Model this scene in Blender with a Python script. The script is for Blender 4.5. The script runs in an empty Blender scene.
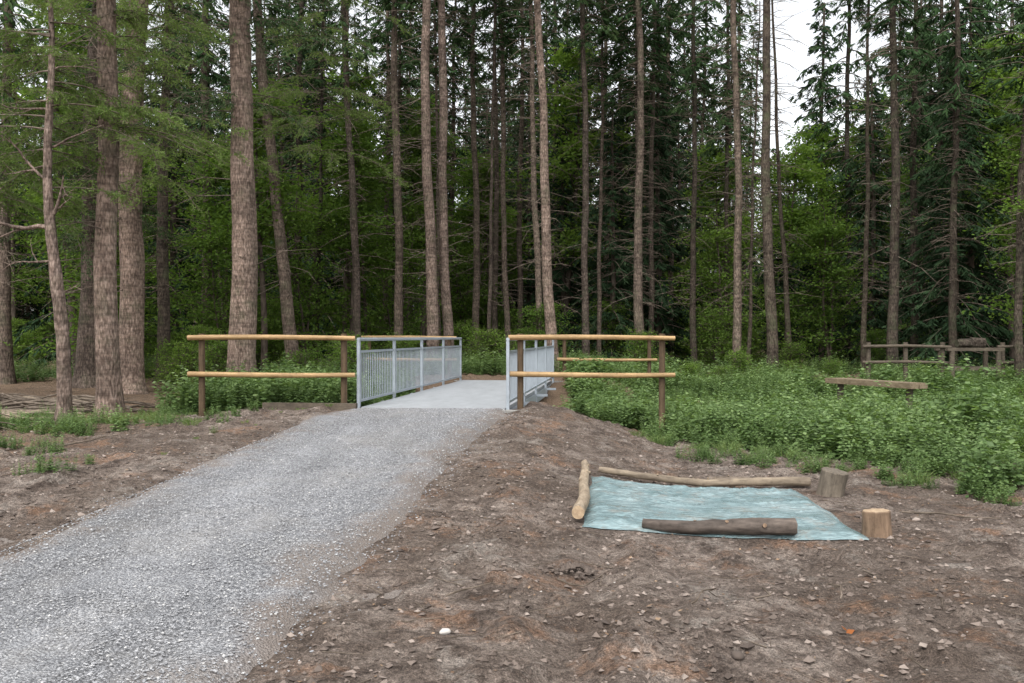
import bpy, math, random
import numpy as np
from mathutils import Vector, Matrix
R = np.random.RandomState(7)
random.seed(7)
scene = bpy.context.scene

# ------------------------------------------------------------------ noise
def _hash(ix, iy, seed):
    h = (ix.astype(np.int64)*374761393 + iy.astype(np.int64)*668265263 + seed*1442695041) & 0xffffffff
    h = ((h ^ (h >> 13))*1274126177) & 0xffffffff
    h = h ^ (h >> 16)
    return (h & 0xffffff)/float(0xffffff)
def vn(x, y, seed=0):
    x = np.asarray(x, float); y = np.asarray(y, float)
    ix = np.floor(x); iy = np.floor(y); fx = x-ix; fy = y-iy
    fx = fx*fx*(3-2*fx); fy = fy*fy*(3-2*fy)
    a=_hash(ix,iy,seed); b=_hash(ix+1,iy,seed); c=_hash(ix,iy+1,seed); d=_hash(ix+1,iy+1,seed)
    return (a*(1-fx)+b*fx)*(1-fy)+(c*(1-fx)+d*fx)*fy - 0.5
def fbm(x, y, o=4, seed=0):
    s=0; a=1.0
    for i in range(o):
        s = s + a*vn(x*2**i+13.7*i, y*2**i-7.1*i, seed+i); a*=0.5
    return s
def v1(x,y,seed=0): return float(vn(np.array([x]),np.array([y]),seed)[0])
def ss(a, b, x):
    t = np.clip((np.asarray(x,float)-a)/(b-a), 0, 1); return t*t*(3-2*t)

# ------------------------------------------------------------------ terrain
def axis_x(y): return -1.33 + 0.124*(np.asarray(y,float)-15)
def Hs(x, y):
    x=np.asarray(x,float); y=np.asarray(y,float)
    u = x-axis_x(np.clip(y,-10,26))
    A = 0.42*ss(4.0,14.0,y)
    lat = np.where(u>0, 1-1.12*ss(1.5,4.2,u), 1-0.35*ss(1.5,5,-u))
    h = A*lat
    h = h + 0.28*ss(22,32,y)*ss(1.5,4.2,u)
    c = np.exp(-((y-(19.6+0.06*x))/2.1)**2)
    h = h - 0.95*c*ss(-5.2,-3.0,x)*(1-0.6*ss(5,12,x))
    h = h + 0.9*ss(60,200,y)
    return h
def path_mask(x, y):
    u = np.abs(np.asarray(x,float)-axis_x(y))
    return (1-ss(1.25,1.7,u))*(1-ss(25.0,25.6,y))
def box_mask(x,y):
    return ss(0.2,0.6,x)*(1-ss(3.1,3.5,x))*ss(6.9,7.3,y)*(1-ss(9.8,10.2,y))
def H(x, y):
    x=np.asarray(x,float); y=np.asarray(y,float)
    pm = path_mask(x,y)
    n = 0.10*fbm(x*0.45,y*0.45,3,3) + 0.05*fbm(x*2.2,y*2.2,3,11) + 0.038*fbm(x*7,y*7,3,21)
    lum = np.clip(fbm(x*3.1,y*3.1,3,31)-0.18,0,1)*0.16
    ru = x-(0.2+0.16*(y-4))
    rut = -0.05*np.exp(-((ru)/0.16)**2)-0.045*np.exp(-((ru-1.5)/0.18)**2)+0.03*np.exp(-((ru-0.3)/0.12)**2)
    rut = rut*(1-ss(7,10,y))*(1+0.7*vn(y*9,x*2,66))
    return Hs(x,y) + (n+lum+rut)*(1-pm)*(1-0.85*box_mask(x,y)) - 0.03*pm
def Hf(x,y): return float(H(np.array([x]),np.array([y]))[0])

# ------------------------------------------------------------------ mesh builder
class MB:
    def __init__(s): s.V=[]; s.F=[]; s.n=0; s.var=[]
    def add(s, v, f, mat=0, var=0.5, smooth=True):
        v=np.asarray(v,float).reshape(-1,3); f=np.asarray(f,int)
        s.V.append(v); s.F.append((f+s.n, mat, smooth)); s.n+=len(v)
        if np.isscalar(var): var=np.full(len(v),var)
        s.var.append(var)
    def mesh(s, name, mats):
        V=np.concatenate(s.V); var=np.concatenate(s.var)
        me=bpy.data.meshes.new(name)
        me.vertices.add(len(V)); me.vertices.foreach_set('co', V.ravel())
        lv=np.concatenate([f.ravel() for f,_,_ in s.F])
        tot=np.concatenate([np.full(len(f),f.shape[1]) for f,_,_ in s.F])
        mi=np.concatenate([np.full(len(f),m) for f,m,_ in s.F])
        sm=np.concatenate([np.full(len(f),q) for f,_,q in s.F])
        st=np.concatenate([[0],np.cumsum(tot)[:-1]])
        me.loops.add(len(lv)); me.loops.foreach_set('vertex_index', lv.astype(np.int32))
        me.polygons.add(len(tot)); me.polygons.foreach_set('loop_start', st.astype(np.int32))
        me.polygons.foreach_set('loop_total', tot.astype(np.int32))
        me.polygons.foreach_set('material_index', mi.astype(np.int32))
        me.polygons.foreach_set('use_smooth', sm.astype(bool))
        a=me.attributes.new('var','FLOAT','POINT'); a.data.foreach_set('value', var.astype(np.float32))
        for m in mats: me.materials.append(m)
        me.update(calc_edges=True); me.validate()
        return me
    def obj(s, name, mats, loc=(0,0,0), rot=(0,0,0), parent=None):
        o=bpy.data.objects.new(name, s.mesh(name,mats)); scene.collection.objects.link(o)
        o.location=loc; o.rotation_euler=rot
        if parent: o.parent=parent
        return o
def empty(name, loc=(0,0,0), rot=(0,0,0)):
    o=bpy.data.objects.new(name,None); scene.collection.objects.link(o); o.location=loc; o.rotation_euler=rot
    return o
def linkobj(name, me, loc=(0,0,0), rot=(0,0,0), sc=(1,1,1), parent=None, coll=None):
    o=bpy.data.objects.new(name, me); (coll or scene.collection).objects.link(o)
    o.location=loc; o.rotation_euler=rot; o.scale=sc
    if parent: o.parent=parent
    return o
def group(name, items):
    c=bpy.data.collections.new(name+"_members")
    for me,loc,rot,sc in items:
        linkobj(me.name, me, loc, rot, sc, coll=c)
    e=bpy.data.objects.new(name,None); scene.collection.objects.link(e)
    e.instance_type='COLLECTION'; e.instance_collection=c; e.empty_display_size=0.1
    return e

def tube(mb, P, rad, sides=8, mat=0, cap=True, wob=0.0, seed=0, var=0.5, capmat=None):
    P=np.asarray(P,float); n=len(P); rad=np.broadcast_to(np.asarray(rad,float),(n,))
    T=np.gradient(P,axis=0); T/= np.linalg.norm(T,axis=1,keepdims=True)+1e-9
    ref=np.array([0,0,1.0]) if abs(T[:,2]).mean()<0.7 else np.array([1.0,0,0])
    A=np.cross(T,ref); A/=np.linalg.norm(A,axis=1,keepdims=True)+1e-9
    B=np.cross(T,A)
    th=np.linspace(0,2*np.pi,sides,endpoint=False)
    r=rad[:,None]*np.ones((1,sides))
    if wob:
        s=np.concatenate([[0],np.cumsum(np.linalg.norm(np.diff(P,axis=0),axis=1))])
        rr = np.stack([vn(s*2.2/max(rad.mean()*6,0.1), np.full(n,k*0.9), seed) for k in range(sides)],1)
        rl = np.stack([vn(s*0.3+5, np.full(n,(k if k<sides/2 else sides-k)*0.5), seed+9) for k in range(sides)],1)
        r = r*(1+wob*rr+wob*rl)
    V=P[:,None,:]+r[:,:,None]*(np.cos(th)[None,:,None]*A[:,None,:]+np.sin(th)[None,:,None]*B[:,None,:])
    i=np.arange(n-1)[:,None]; k=np.arange(sides)[None,:]
    a=i*sides+k; b=i*sides+(k+1)%sides
    F=np.stack([a,b,b+sides,a+sides],-1).reshape(-1,4)
    mb.add(V.reshape(-1,3),F,mat,var)
    if cap:
        cm = mat if capmat is None else capmat
        for e,o in ((0,1),(n-1,-1)):
            ring=V[e]; c=ring.mean(0)
            vv=np.concatenate([ring,[c]]); kk=np.arange(sides)
            f=np.stack([kk,(kk+1)%sides,np.full(sides,sides)],1)
            if o==1: f=f[:,::-1]
            mb.add(vv,f,cm,var,False)
def segs(mb, A, B, ra, rb, mat=0, var=0.5):
    A=np.asarray(A,float); B=np.asarray(B,float); n=len(A)
    if n==0: return
    ra=np.broadcast_to(ra,(n,)); rb=np.broadcast_to(rb,(n,))
    T=B-A; T=T/(np.linalg.norm(T,axis=1,keepdims=True)+1e-9)
    ref=np.where(np.abs(T[:,2:3])<0.8, [[0,0,1.0]], [[1.0,0,0]])
    U=np.cross(T,ref); U/=np.linalg.norm(U,axis=1,keepdims=True)+1e-9; W=np.cross(T,U)
    V=np.zeros((n,6,3))
    for k in range(3):
        d=math.cos(k*2.0944)*U+math.sin(k*2.0944)*W
        V[:,k]=A+ra[:,None]*d; V[:,3+k]=B+rb[:,None]*d
    base=(np.arange(n)*6)[:,None]
    F=np.concatenate([base+np.array([[0,1,4,3]]),base+np.array([[1,2,5,4]]),base+np.array([[2,0,3,5]])])
    mb.add(V.reshape(-1,3),F,mat,var)
def leaves(mb, O, D, L, W, mat=0, var=None, N=None, rs=R, fold=0.0):
    O=np.asarray(O,float); n=len(O)
    if n==0: return
    D=D/(np.linalg.norm(D,axis=1,keepdims=True)+1e-9)
    if N is None: N=rs.normal(size=(n,3))
    S=np.cross(D,N); S/=np.linalg.norm(S,axis=1,keepdims=True)+1e-9
    L=np.broadcast_to(L,(n,))[:,None]; W=np.broadcast_to(W,(n,))[:,None]
    V=np.stack([O, O+D*L*0.45+S*W*0.5, O+D*L, O+D*L*0.45-S*W*0.5],1)
    F=(np.arange(n)*4)[:,None]+np.array([[0,1,2,3]])
    if var is None: var=rs.rand(n)
    mb.add(V.reshape(-1,3),F,mat,np.repeat(np.broadcast_to(var,(n,)),4),False)
def box(mb, c, s, mat=0, rz=0.0):
    x,y,z=np.array(s)/2.0
    V=np.array([[-x,-y,-z],[x,-y,-z],[x,y,-z],[-x,y,-z],[-x,-y,z],[x,-y,z],[x,y,z],[-x,y,z]],float)
    ca,sa=math.cos(rz),math.sin(rz)
    V=np.stack([V[:,0]*ca-V[:,1]*sa, V[:,0]*sa+V[:,1]*ca, V[:,2]],1)+np.array(c)
    F=[[0,3,2,1],[4,5,6,7],[0,1,5,4],[1,2,6,5],[2,3,7,6],[3,0,4,7]]
    mb.add(V,F,mat,0.5,False)

# ------------------------------------------------------------------ materials
def mat(name):
    m=bpy.data.materials.new(name); m.use_nodes=True
    nt=m.node_tree; nt.nodes.clear()
    out=nt.nodes.new('ShaderNodeOutputMaterial'); b=nt.nodes.new('ShaderNodeBsdfPrincipled')
    nt.links.new(b.outputs[0],out.inputs[0])
    return m,nt,b,out
def N(nt,t,**k):
    n=nt.nodes.new(t)
    for a,v in k.items(): setattr(n,a,v)
    return n
def noise(nt,vec,scale,detail=4,rough=0.55):
    n=N(nt,'ShaderNodeTexNoise'); n.inputs['Scale'].default_value=scale; n.inputs['Detail'].default_value=detail
    n.inputs['Roughness'].default_value=rough
    nt.links.new(vec,n.inputs['Vector']); return n.outputs['Fac']
def ramp(nt,fac,stops):
    r=N(nt,'ShaderNodeValToRGB'); e=r.color_ramp.elements
    while len(e)<len(stops): e.new(0.5)
    for i,(p,c) in enumerate(stops):
        e[i].position=p; e[i].color=(c[0],c[1],c[2],1) if not np.isscalar(c) else (c,c,c,1)
    nt.links.new(fac,r.inputs[0]); return r.outputs[0]
def mix(nt,fac,a,b,mode='MIX'):
    m=N(nt,'ShaderNodeMix',data_type='RGBA',blend_type=mode)
    for sock,v in ((m.inputs[0],fac),(m.inputs[6],a),(m.inputs[7],b)):
        if isinstance(v,bpy.types.NodeSocket): nt.links.new(v,sock)
        elif np.isscalar(v): sock.default_value=v
        else: sock.default_value=(v[0],v[1],v[2],1)
    return m.outputs[2]
def bump(nt,b,hgt,strength=0.5,dist=0.02):
    n=N(nt,'ShaderNodeBump'); n.inputs['Strength'].default_value=strength; n.inputs['Distance'].default_value=dist
    nt.links.new(hgt,n.inputs['Height']); nt.links.new(n.outputs[0],b.inputs['Normal'])
def coords(nt,kind='Object',scale=(1,1,1)):
    t=N(nt,'ShaderNodeTexCoord'); m=N(nt,'ShaderNodeMapping'); m.inputs['Scale'].default_value=scale
    nt.links.new(t.outputs[kind],m.inputs[0]); return m.outputs[0]
def attr(nt,name='var'):
    a=N(nt,'ShaderNodeAttribute'); a.attribute_name=name; return a.outputs['Fac']
def simple(name,col,col2):
    m,nt,b,out=mat(name); nt.nodes.remove(b); sh=N(nt,'ShaderNodeBsdfDiffuse')
    c=ramp(nt,noise(nt,coords(nt,'Object',(1,1,0.3)),9,2),[(0.35,col),(0.65,col2)])
    nt.links.new(c,sh.inputs[0]); nt.links.new(sh.outputs[0],out.inputs[0]); return m

def leafmat(name, dark, mid, light, trans=0.35, gloss=False):
    m,nt,b,out=mat(name)
    oi=N(nt,'ShaderNodeObjectInfo')
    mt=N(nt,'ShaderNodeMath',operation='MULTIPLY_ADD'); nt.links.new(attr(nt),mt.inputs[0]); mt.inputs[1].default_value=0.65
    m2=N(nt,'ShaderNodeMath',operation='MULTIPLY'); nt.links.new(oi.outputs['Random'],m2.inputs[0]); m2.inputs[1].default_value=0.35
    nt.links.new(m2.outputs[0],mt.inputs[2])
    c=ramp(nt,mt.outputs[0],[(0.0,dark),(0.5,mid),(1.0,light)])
    if gloss:
        nt.links.new(c,b.inputs['Base Color']); b.inputs['Roughness'].default_value=0.5
        b.inputs['Specular IOR Level'].default_value=0.35; sh=b
    else:
        nt.nodes.remove(b); sh=N(nt,'ShaderNodeBsdfDiffuse'); nt.links.new(c,sh.inputs[0])
    if trans<=0:
        nt.links.new(sh.outputs[0],out.inputs[0]); return m
    tr=N(nt,'ShaderNodeBsdfTranslucent'); ct=mix(nt,1.0,c,(1.25,1.3,0.7),'MULTIPLY'); nt.links.new(ct,tr.inputs[0])
    mx=N(nt,'ShaderNodeMixShader'); mx.inputs[0].default_value=trans
    nt.links.new(sh.outputs[0],mx.inputs[1]); nt.links.new(tr.outputs[0],mx.inputs[2]); nt.links.new(mx.outputs[0],out.inputs[0])
    return m
M_NEEDLE=leafmat('spruce_needles',(0.020,0.040,0.018),(0.042,0.077,0.032),(0.086,0.13,0.05),0.0)
M_NEEDLE_D=leafmat('dark_spruce_needles',(0.017,0.033,0.018),(0.030,0.055,0.028),(0.052,0.086,0.040),0.0)
M_NEEDLE_L=leafmat('young_needles',(0.06,0.10,0.03),(0.11,0.17,0.05),(0.19,0.26,0.085),0.35)
M_BROAD=leafmat('broad_leaves',(0.05,0.095,0.025),(0.115,0.19,0.042),(0.21,0.31,0.075),0.45)
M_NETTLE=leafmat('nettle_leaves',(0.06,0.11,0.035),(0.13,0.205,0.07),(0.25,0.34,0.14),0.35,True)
M_GRASS=leafmat('grass_blades',(0.08,0.13,0.04),(0.14,0.20,0.07),(0.24,0.28,0.12),0.35)
M_LITTER=leafmat('dead_leaves',(0.09,0.06,0.043),(0.22,0.15,0.10),(0.40,0.30,0.205),0.0)

def barkmat(name, c1, c2, c3, moss=0.0):
    m,nt,b,out=mat(name)
    v=coords(nt,'Object',(1,1,0.35)); v2=coords(nt,'Object',(1,1,1))
    n1=noise(nt,v,22,4,0.65); n2=noise(nt,v2,1.6,3,0.6); n3=noise(nt,coords(nt,'Object',(0.5,0.5,3.0)),6,3)
    vo=N(nt,'ShaderNodeTexVoronoi',feature='F1'); vo.inputs['Scale'].default_value=30; nt.links.new(v,vo.inputs['Vector'])
    c=ramp(nt,n1,[(0.3,c1),(0.5,c2),(0.72,c3)])
    crack=ramp(nt,vo.outputs['Distance'],[(0.35,1.05),(0.75,0.45)])
    c=mix(nt,0.8,c,crack,'MULTIPLY')
    c=mix(nt,0.75,c,ramp(nt,n2,[(0.35,0.5),(0.65,1.2)]),'MULTIPLY')
    c=mix(nt,0.7,c,ramp(nt,n3,[(0.38,0.6),(0.6,1.2)]),'MULTIPLY')
    if moss:
        f=ramp(nt,noise(nt,v2,2.7,4),[(0.5,0.0),(0.7,moss)])
        c=mix(nt,f,c,(0.09,0.11,0.06))
    oi=N(nt,'ShaderNodeObjectInfo')
    c=mix(nt,1.0,c,ramp(nt,oi.outputs['Random'],[(0.0,(0.72,0.70,0.70)),(1.0,(1.15,1.10,1.05))]),'MULTIPLY')
    nt.links.new(c,b.inputs['Base Color']); b.inputs['Roughness'].default_value=0.9
    b.inputs['Specular IOR Level'].default_value=0.15
    h=mix(nt,0.5,n1,crack); bump(nt,b,h,0.9,0.03)
    return m
M_BARK=barkmat('spruce_bark',(0.14,0.102,0.083),(0.27,0.205,0.17),(0.42,0.335,0.285),0.3)
M_BARK_G=barkmat('grey_spruce_bark',(0.085,0.067,0.055),(0.17,0.134,0.11),(0.28,0.228,0.19),0.4)
M_BARK_D=barkmat('dark_bark',(0.045,0.035,0.028),(0.085,0.069,0.056),(0.14,0.118,0.096),0.5)
M_TWIG=simple('dead_twig',(0.085,0.068,0.053),(0.19,0.155,0.125))
M_BKS=simple('distant_bark',(0.055,0.044,0.036),(0.135,0.108,0.088))

def woodmat(name, c1, c2, scale=(1,1,1), rough=0.6, fine=30):
    m,nt,b,out=mat(name)
    v=coords(nt,'Object',scale)
    n1=noise(nt,v,fine,6,0.6); n2=noise(nt,coords(nt,'Object'),2.5,5); n3=noise(nt,coords(nt,'Object'),14,5,0.7)
    c=ramp(nt,n1,[(0.3,c1),(0.7,c2)])
    c=mix(nt,0.7,c,ramp(nt,n2,[(0.35,0.65),(0.65,1.1)]),'MULTIPLY')
    c=mix(nt,0.6,c,ramp(nt,n3,[(0.35,0.6),(0.5,1.0)]),'MULTIPLY')
    nt.links.new(c,b.inputs['Base Color']); b.inputs['Roughness'].default_value=rough
    b.inputs['Specular IOR Level'].default_value=0.3
    bump(nt,b,mix(nt,0.5,n1,n3),0.6,0.01); return m
M_POLE=woodmat('peeled_pole_wood',(0.27,0.165,0.075),(0.47,0.315,0.155),(0.06,1,1),0.55,40)
M_POST=woodmat('stained_post_wood',(0.06,0.037,0.02),(0.14,0.095,0.055),(1,1,0.08),0.7,40)
M_OLDWOOD=woodmat('weathered_wood',(0.06,0.048,0.036),(0.14,0.112,0.082),(0.3,1,1),0.8,30)
M_BENCH=woodmat('bench_wood',(0.15,0.112,0.07),(0.27,0.21,0.14),(0.3,1,1),0.8,30)
M_LOGPALE=woodmat('debarked_log_wood',(0.20,0.15,0.10),(0.42,0.34,0.25),(1,0.2,1),0.75,25)
M_LOGGREY=woodmat('weathered_log_wood',(0.13,0.10,0.075),(0.31,0.25,0.18),(0.2,1,1),0.8,25)
M_CUT=woodmat('cut_wood',(0.32,0.22,0.14),(0.50,0.38,0.25),(1,1,1),0.8,35)
M_REDWOOD=woodmat('stump_wood',(0.13,0.085,0.055),(0.28,0.19,0.125),(1,1,0.15),0.8,30)
M_GREYWOOD=woodmat('grey_stump_wood',(0.10,0.082,0.062),(0.21,0.175,0.135),(1,1,0.2),0.85,30)
M_DARKLOG=woodmat('dark_log_bark',(0.04,0.032,0.027),(0.15,0.12,0.10),(0.25,1,1),0.85,22)

m,nt,b,out=mat('forest_soil'); M_SOIL=m
v=coords(nt,'Object')
nA=noise(nt,v,0.55,4,0.6); nB=noise(nt,v,3.4,6,0.72); nC=noise(nt,v,34,5,0.72); nD=noise(nt,v,120,2,0.6)
c=ramp(nt,nB,[(0.37,(0.088,0.067,0.055)),(0.5,(0.205,0.163,0.136)),(0.62,(0.315,0.26,0.22))])
c=mix(nt,ramp(nt,nA,[(0.44,0.0),(0.58,0.7)]),c,(0.128,0.097,0.077))
nR=noise(nt,v,1.3,6,0.74)
c=mix(nt,ramp(nt,nR,[(0.54,0.0),(0.64,0.6)]),c,(0.29,0.165,0.10))
c=mix(nt,ramp(nt,nR,[(0.33,0.6),(0.44,0.0)]),c,(0.40,0.355,0.31))
c=mix(nt,0.85,c,ramp(nt,nC,[(0.32,0.32),(0.68,1.6)]),'MULTIPLY')
c=mix(nt,0.6,c,ramp(nt,nD,[(0.35,0.35),(0.65,1.6)]),'MULTIPLY')
at=attr(nt,'var')
fl=mix(nt,ramp(nt,nC,[(0.35,0.0),(0.65,1.0)]),(0.085,0.06,0.04),(0.31,0.21,0.138))
c=mix(nt,at,c,fl)
nt.links.new(c,b.inputs['Base Color']); b.inputs['Roughness'].default_value=0.95; b.inputs['Specular IOR Level'].default_value=0.15
hh=mix(nt,0.55,nB,nC); bump(nt,b,hh,1.0,0.11)

m,nt,b,out=mat('gravel'); M_GRAVEL=m
v=coords(nt,'Object')
vo=N(nt,'ShaderNodeTexVoronoi'); vo.inputs['Scale'].default_value=75; nt.links.new(v,vo.inputs['Vector'])
vo2=N(nt,'ShaderNodeTexVoronoi'); vo2.inputs['Scale'].default_value=150; nt.links.new(v,vo2.inputs['Vector'])
g1=N(nt,'ShaderNodeSeparateColor'); nt.links.new(vo.outputs['Color'],g1.inputs[0])
c=ramp(nt,g1.outputs[0],[(0.0,(0.155,0.155,0.163)),(0.45,(0.265,0.27,0.282)),(0.85,(0.365,0.37,0.382)),(1.0,(0.48,0.475,0.47))])
c=mix(nt,0.7,c,ramp(nt,vo.outputs['Distance'],[(0.2,1.1),(0.75,0.45)]),'MULTIPLY')
g2=N(nt,'ShaderNodeSeparateColor'); nt.links.new(vo2.outputs['Color'],g2.inputs[0])
c=mix(nt,0.5,c,ramp(nt,g2.outputs[1],[(0.0,0.6),(1.0,1.35)]),'MULTIPLY')
nP=noise(nt,v,0.9,4,0.65)
c=mix(nt,ramp(nt,nP,[(0.47,0.0),(0.7,0.5)]),c,(0.235,0.22,0.20))
c=mix(nt,0.75,c,ramp(nt,noise(nt,coords(nt,'Object',(1.6,0.4,1)),1.1,4,0.6),[(0.35,0.66),(0.65,1.18)]),'MULTIPLY')
c=mix(nt,attr(nt,'var'),c,(0.18,0.148,0.125))
nt.links.new(c,b.inputs['Base Color']); b.inputs['Roughness'].default_value=0.85; b.inputs['Specular IOR Level'].default_value=0.25
inv=N(nt,'ShaderNodeMath',operation='SUBTRACT'); inv.inputs[0].default_value=1; nt.links.new(vo.outputs['Distance'],inv.inputs[1])
bump(nt,b,inv.outputs[0],1.0,0.012)

m,nt,b,out=mat('stone_chips'); M_STONE=m
c=ramp(nt,attr(nt),[(0.0,(0.135,0.135,0.14)),(0.5,(0.26,0.262,0.27)),(0.9,(0.37,0.37,0.375)),(1.0,(0.48,0.47,0.45))])
nt.links.new(c,b.inputs['Base Color']); b.inputs['Roughness'].default_value=0.8
m,nt,b,out=mat('soil_clods'); M_CLOD=m
c=ramp(nt,attr(nt),[(0.0,(0.07,0.053,0.043)),(0.6,(0.18,0.142,0.118)),(0.93,(0.29,0.24,0.205)),(1.0,(0.52,0.49,0.45))])
nt.links.new(c,b.inputs['Base Color']); b.inputs['Roughness'].default_value=0.95

def metal(name,col,rough,metallic=0.0):
    m,nt,b,out=mat(name)
    v=coords(nt,'Object'); n=noise(nt,v,6,6,0.6); n2=noise(nt,coords(nt,'Object',(1,0.25,1)),3,6,0.7)
    c=mix(nt,0.6,col,ramp(nt,n,[(0.3,0.8),(0.7,1.08)]),'MULTIPLY')
    c=mix(nt,0.5,c,ramp(nt,n2,[(0.35,0.72),(0.6,1.05)]),'MULTIPLY')
    nt.links.new(c,b.inputs['Base Color']); b.inputs['Roughness'].default_value=rough; b.inputs['Metallic'].default_value=metallic
    return m
M_GALV=metal('galvanised_steel',(0.36,0.40,0.44),0.5,0.25)
M_DECK=metal('deck_plate',(0.34,0.355,0.37),0.6)
M_CONC=metal('concrete',(0.26,0.25,0.23),0.9)

m,nt,b,out=mat('plastic_sheet'); M_TARP=m
v=coords(nt,'Object'); n1=noise(nt,v,2.2,5,0.6); n2=noise(nt,coords(nt,'Object',(1,2.5,1)),7,4,0.55); n4=noise(nt,coords(nt,'Object',(1,4,1)),16,4,0.6)
c=ramp(nt,n1,[(0.3,(0.115,0.175,0.182)),(0.5,(0.18,0.25,0.258)),(0.72,(0.28,0.35,0.355))])
c=mix(nt,0.6,c,ramp(nt,n4,[(0.4,0.7),(0.62,1.3)]),'MULTIPLY')
dirt=ramp(nt,noise(nt,v,4,6,0.72),[(0.53,0.0),(0.67,0.6)])
c=mix(nt,dirt,c,(0.19,0.165,0.135))
nt.links.new(c,b.inputs['Base Color']); b.inputs['Roughness'].default_value=0.25
bump(nt,b,n2,0.8,0.04)

# ------------------------------------------------------------------ ground sheet
def axis(lo,a,b,hi,fine,growth=1.16):
    L=list(np.arange(a,b+1e-6,fine)); s=fine; x=b
    while x<hi: s*=growth; x+=s; L.append(x)
    s=fine; x=a; M=[]
    while x>lo: s*=growth; x-=s; M.append(x)
    return np.array(M[::-1]+L)
xs=axis(-400,-8,7.5,400,0.04); ys=axis(-60,3.2,17,600,0.045,1.10)
X,Y=np.meshgrid(xs,ys); Z=H(X,Y)
nx,ny=len(xs),len(ys)
ii=np.arange(ny-1)[:,None]; jj=np.arange(nx-1)[None,:]; a=ii*nx+jj
F=np.stack([a,a+1,a+nx+1,a+nx],-1).reshape(-1,4)
U=X-axis_x(np.clip(Y,0,26))
fm=np.clip(np.maximum(ss(3.0,5.5,-U+0.8*fbm(X*.7,Y*.7,3,77)), ss(15,18,Y)),0,1)
mb=MB(); mb.add(np.stack([X,Y,Z],-1).reshape(-1,3),F,0,fm.ravel()*0.85,True)
mb.obj('ground',[M_SOIL])

# ------------------------------------------------------------------ gravel path
yy=np.concatenate([np.arange(-8,3,0.2),np.arange(3,14.9,0.05)]); tt=np.linspace(-1.75,1.75,72)
T2,Y2=np.meshgrid(tt,yy); X2=axis_x(Y2)+T2*1.0
wn=0.26*fbm(Y2*0.6,np.sign(T2)*3+T2*0.6,3,55)+0.14*fbm(Y2*3,T2*3,3,58)
wid=1.28+0*T2
edge=(np.abs(T2)-wid+wn)
Z2=Hs(X2,Y2)+0.035-0.10*ss(-0.12,0.22,edge)+0.016*fbm(X2*3,Y2*3,3,60)-0.016*np.exp(-((np.abs(T2)-0.75)/0.2)**2)
a=(np.arange(len(yy)-1)[:,None])*72+np.arange(71)[None,:]
F=np.stack([a,a+1,a+73,a+72],-1).reshape(-1,4)
mb=MB(); mb.add(np.stack([X2,Y2,Z2],-1).reshape(-1,3),F,0,(ss(-0.45,0.1,edge+0.4*fbm(X2*4,Y2*4,3,61))*0.85).ravel(),True)
def chips(mb,P,size,mat,var,rs=R,flat=0.6):
    n=len(P); base=np.array([[1,0,0],[-1,0,0],[0,1,0],[0,-1,0],[0,0,1],[0,0,-1]],float)
    V=base[None]*(0.55+0.6*rs.rand(n,6,1))
    V=V+0.22*rs.normal(size=V.shape)
    V[:,:,2]*=flat; V=V*size[:,None,None]
    th=rs.rand(n)*6.28; c,s=np.cos(th)[:,None],np.sin(th)[:,None]
    V=np.stack([V[:,:,0]*c-V[:,:,1]*s,V[:,:,0]*s+V[:,:,1]*c,V[:,:,2]],-1)+P[:,None,:]
    f=np.array([[0,2,4],[2,1,4],[1,3,4],[3,0,4],[2,0,5],[1,2,5],[3,1,5],[0,3,5]])
    F=(np.arange(n)*6)[:,None,None]+f[None]
    mb.add(V.reshape(-1,3),F.reshape(-1,3),mat,np.repeat(var,6),False)
n=52000
py=3.3+ (R.rand(n)**1.6)*11.5; pt=(R.rand(n)*2-1)*1.28+R.normal(size=n)*0.17
px=axis_x(py)+pt
pz=np.maximum(Hs(px,py)+0.035-0.10*ss(-0.12,0.22,np.abs(pt)-1.30),H(px,py))
chips(mb,np.stack([px,py,pz+0.001],1),0.005+0.007*R.rand(n)**2,1,R.rand(n))
mb.obj('gravel_path',[M_GRAVEL,M_STONE])

mb=MB(); n=60000
py=3.3+(R.rand(n)**1.5)*12; px=-8+R.rand(n)*15.5
def in_box(x,y): return (x>0.55)&(x<3.05)&(y>7.3)&(y<9.7)
k=(np.abs(px-axis_x(py))>1.35)&~in_box(px,py); dens=fbm(px*0.8,py*0.8,3,91)>-0.15-R.rand(n)*0.5
k&=dens; px,py=px[k],py[k]; n=len(px)
sz=0.004+0.028*R.rand(n)**5
vv=R.rand(n)**1.3*0.93; vv[R.rand(n)<0.004]=0.98
chips(mb,np.stack([px,py,H(px,py)+sz*0.2],1),sz,0,vv)
for c0,cn,sp_,dk in (((0.42,6.25),110,(.11,.07),0.3),((-0.25,7.2),60,(.3,.2),0.5),((2.2,5.2),60,(.4,.25),0.5),((0.9,4.9),50,(.3,.2),0.6)):
    c0=np.array(c0); q=c0+R.normal(size=(cn,2))*sp_
    chips(mb,np.stack([q[:,0],q[:,1],H(q[:,0],q[:,1])+0.008+0.04*np.exp(-((q-c0)**2).sum(1)/0.01)*(dk<0.4)],1),0.008+0.024*R.rand(cn)**1.5,0,R.rand(cn)*dk,flat=0.8)
mb.obj('soil_clods',[M_CLOD])

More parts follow.
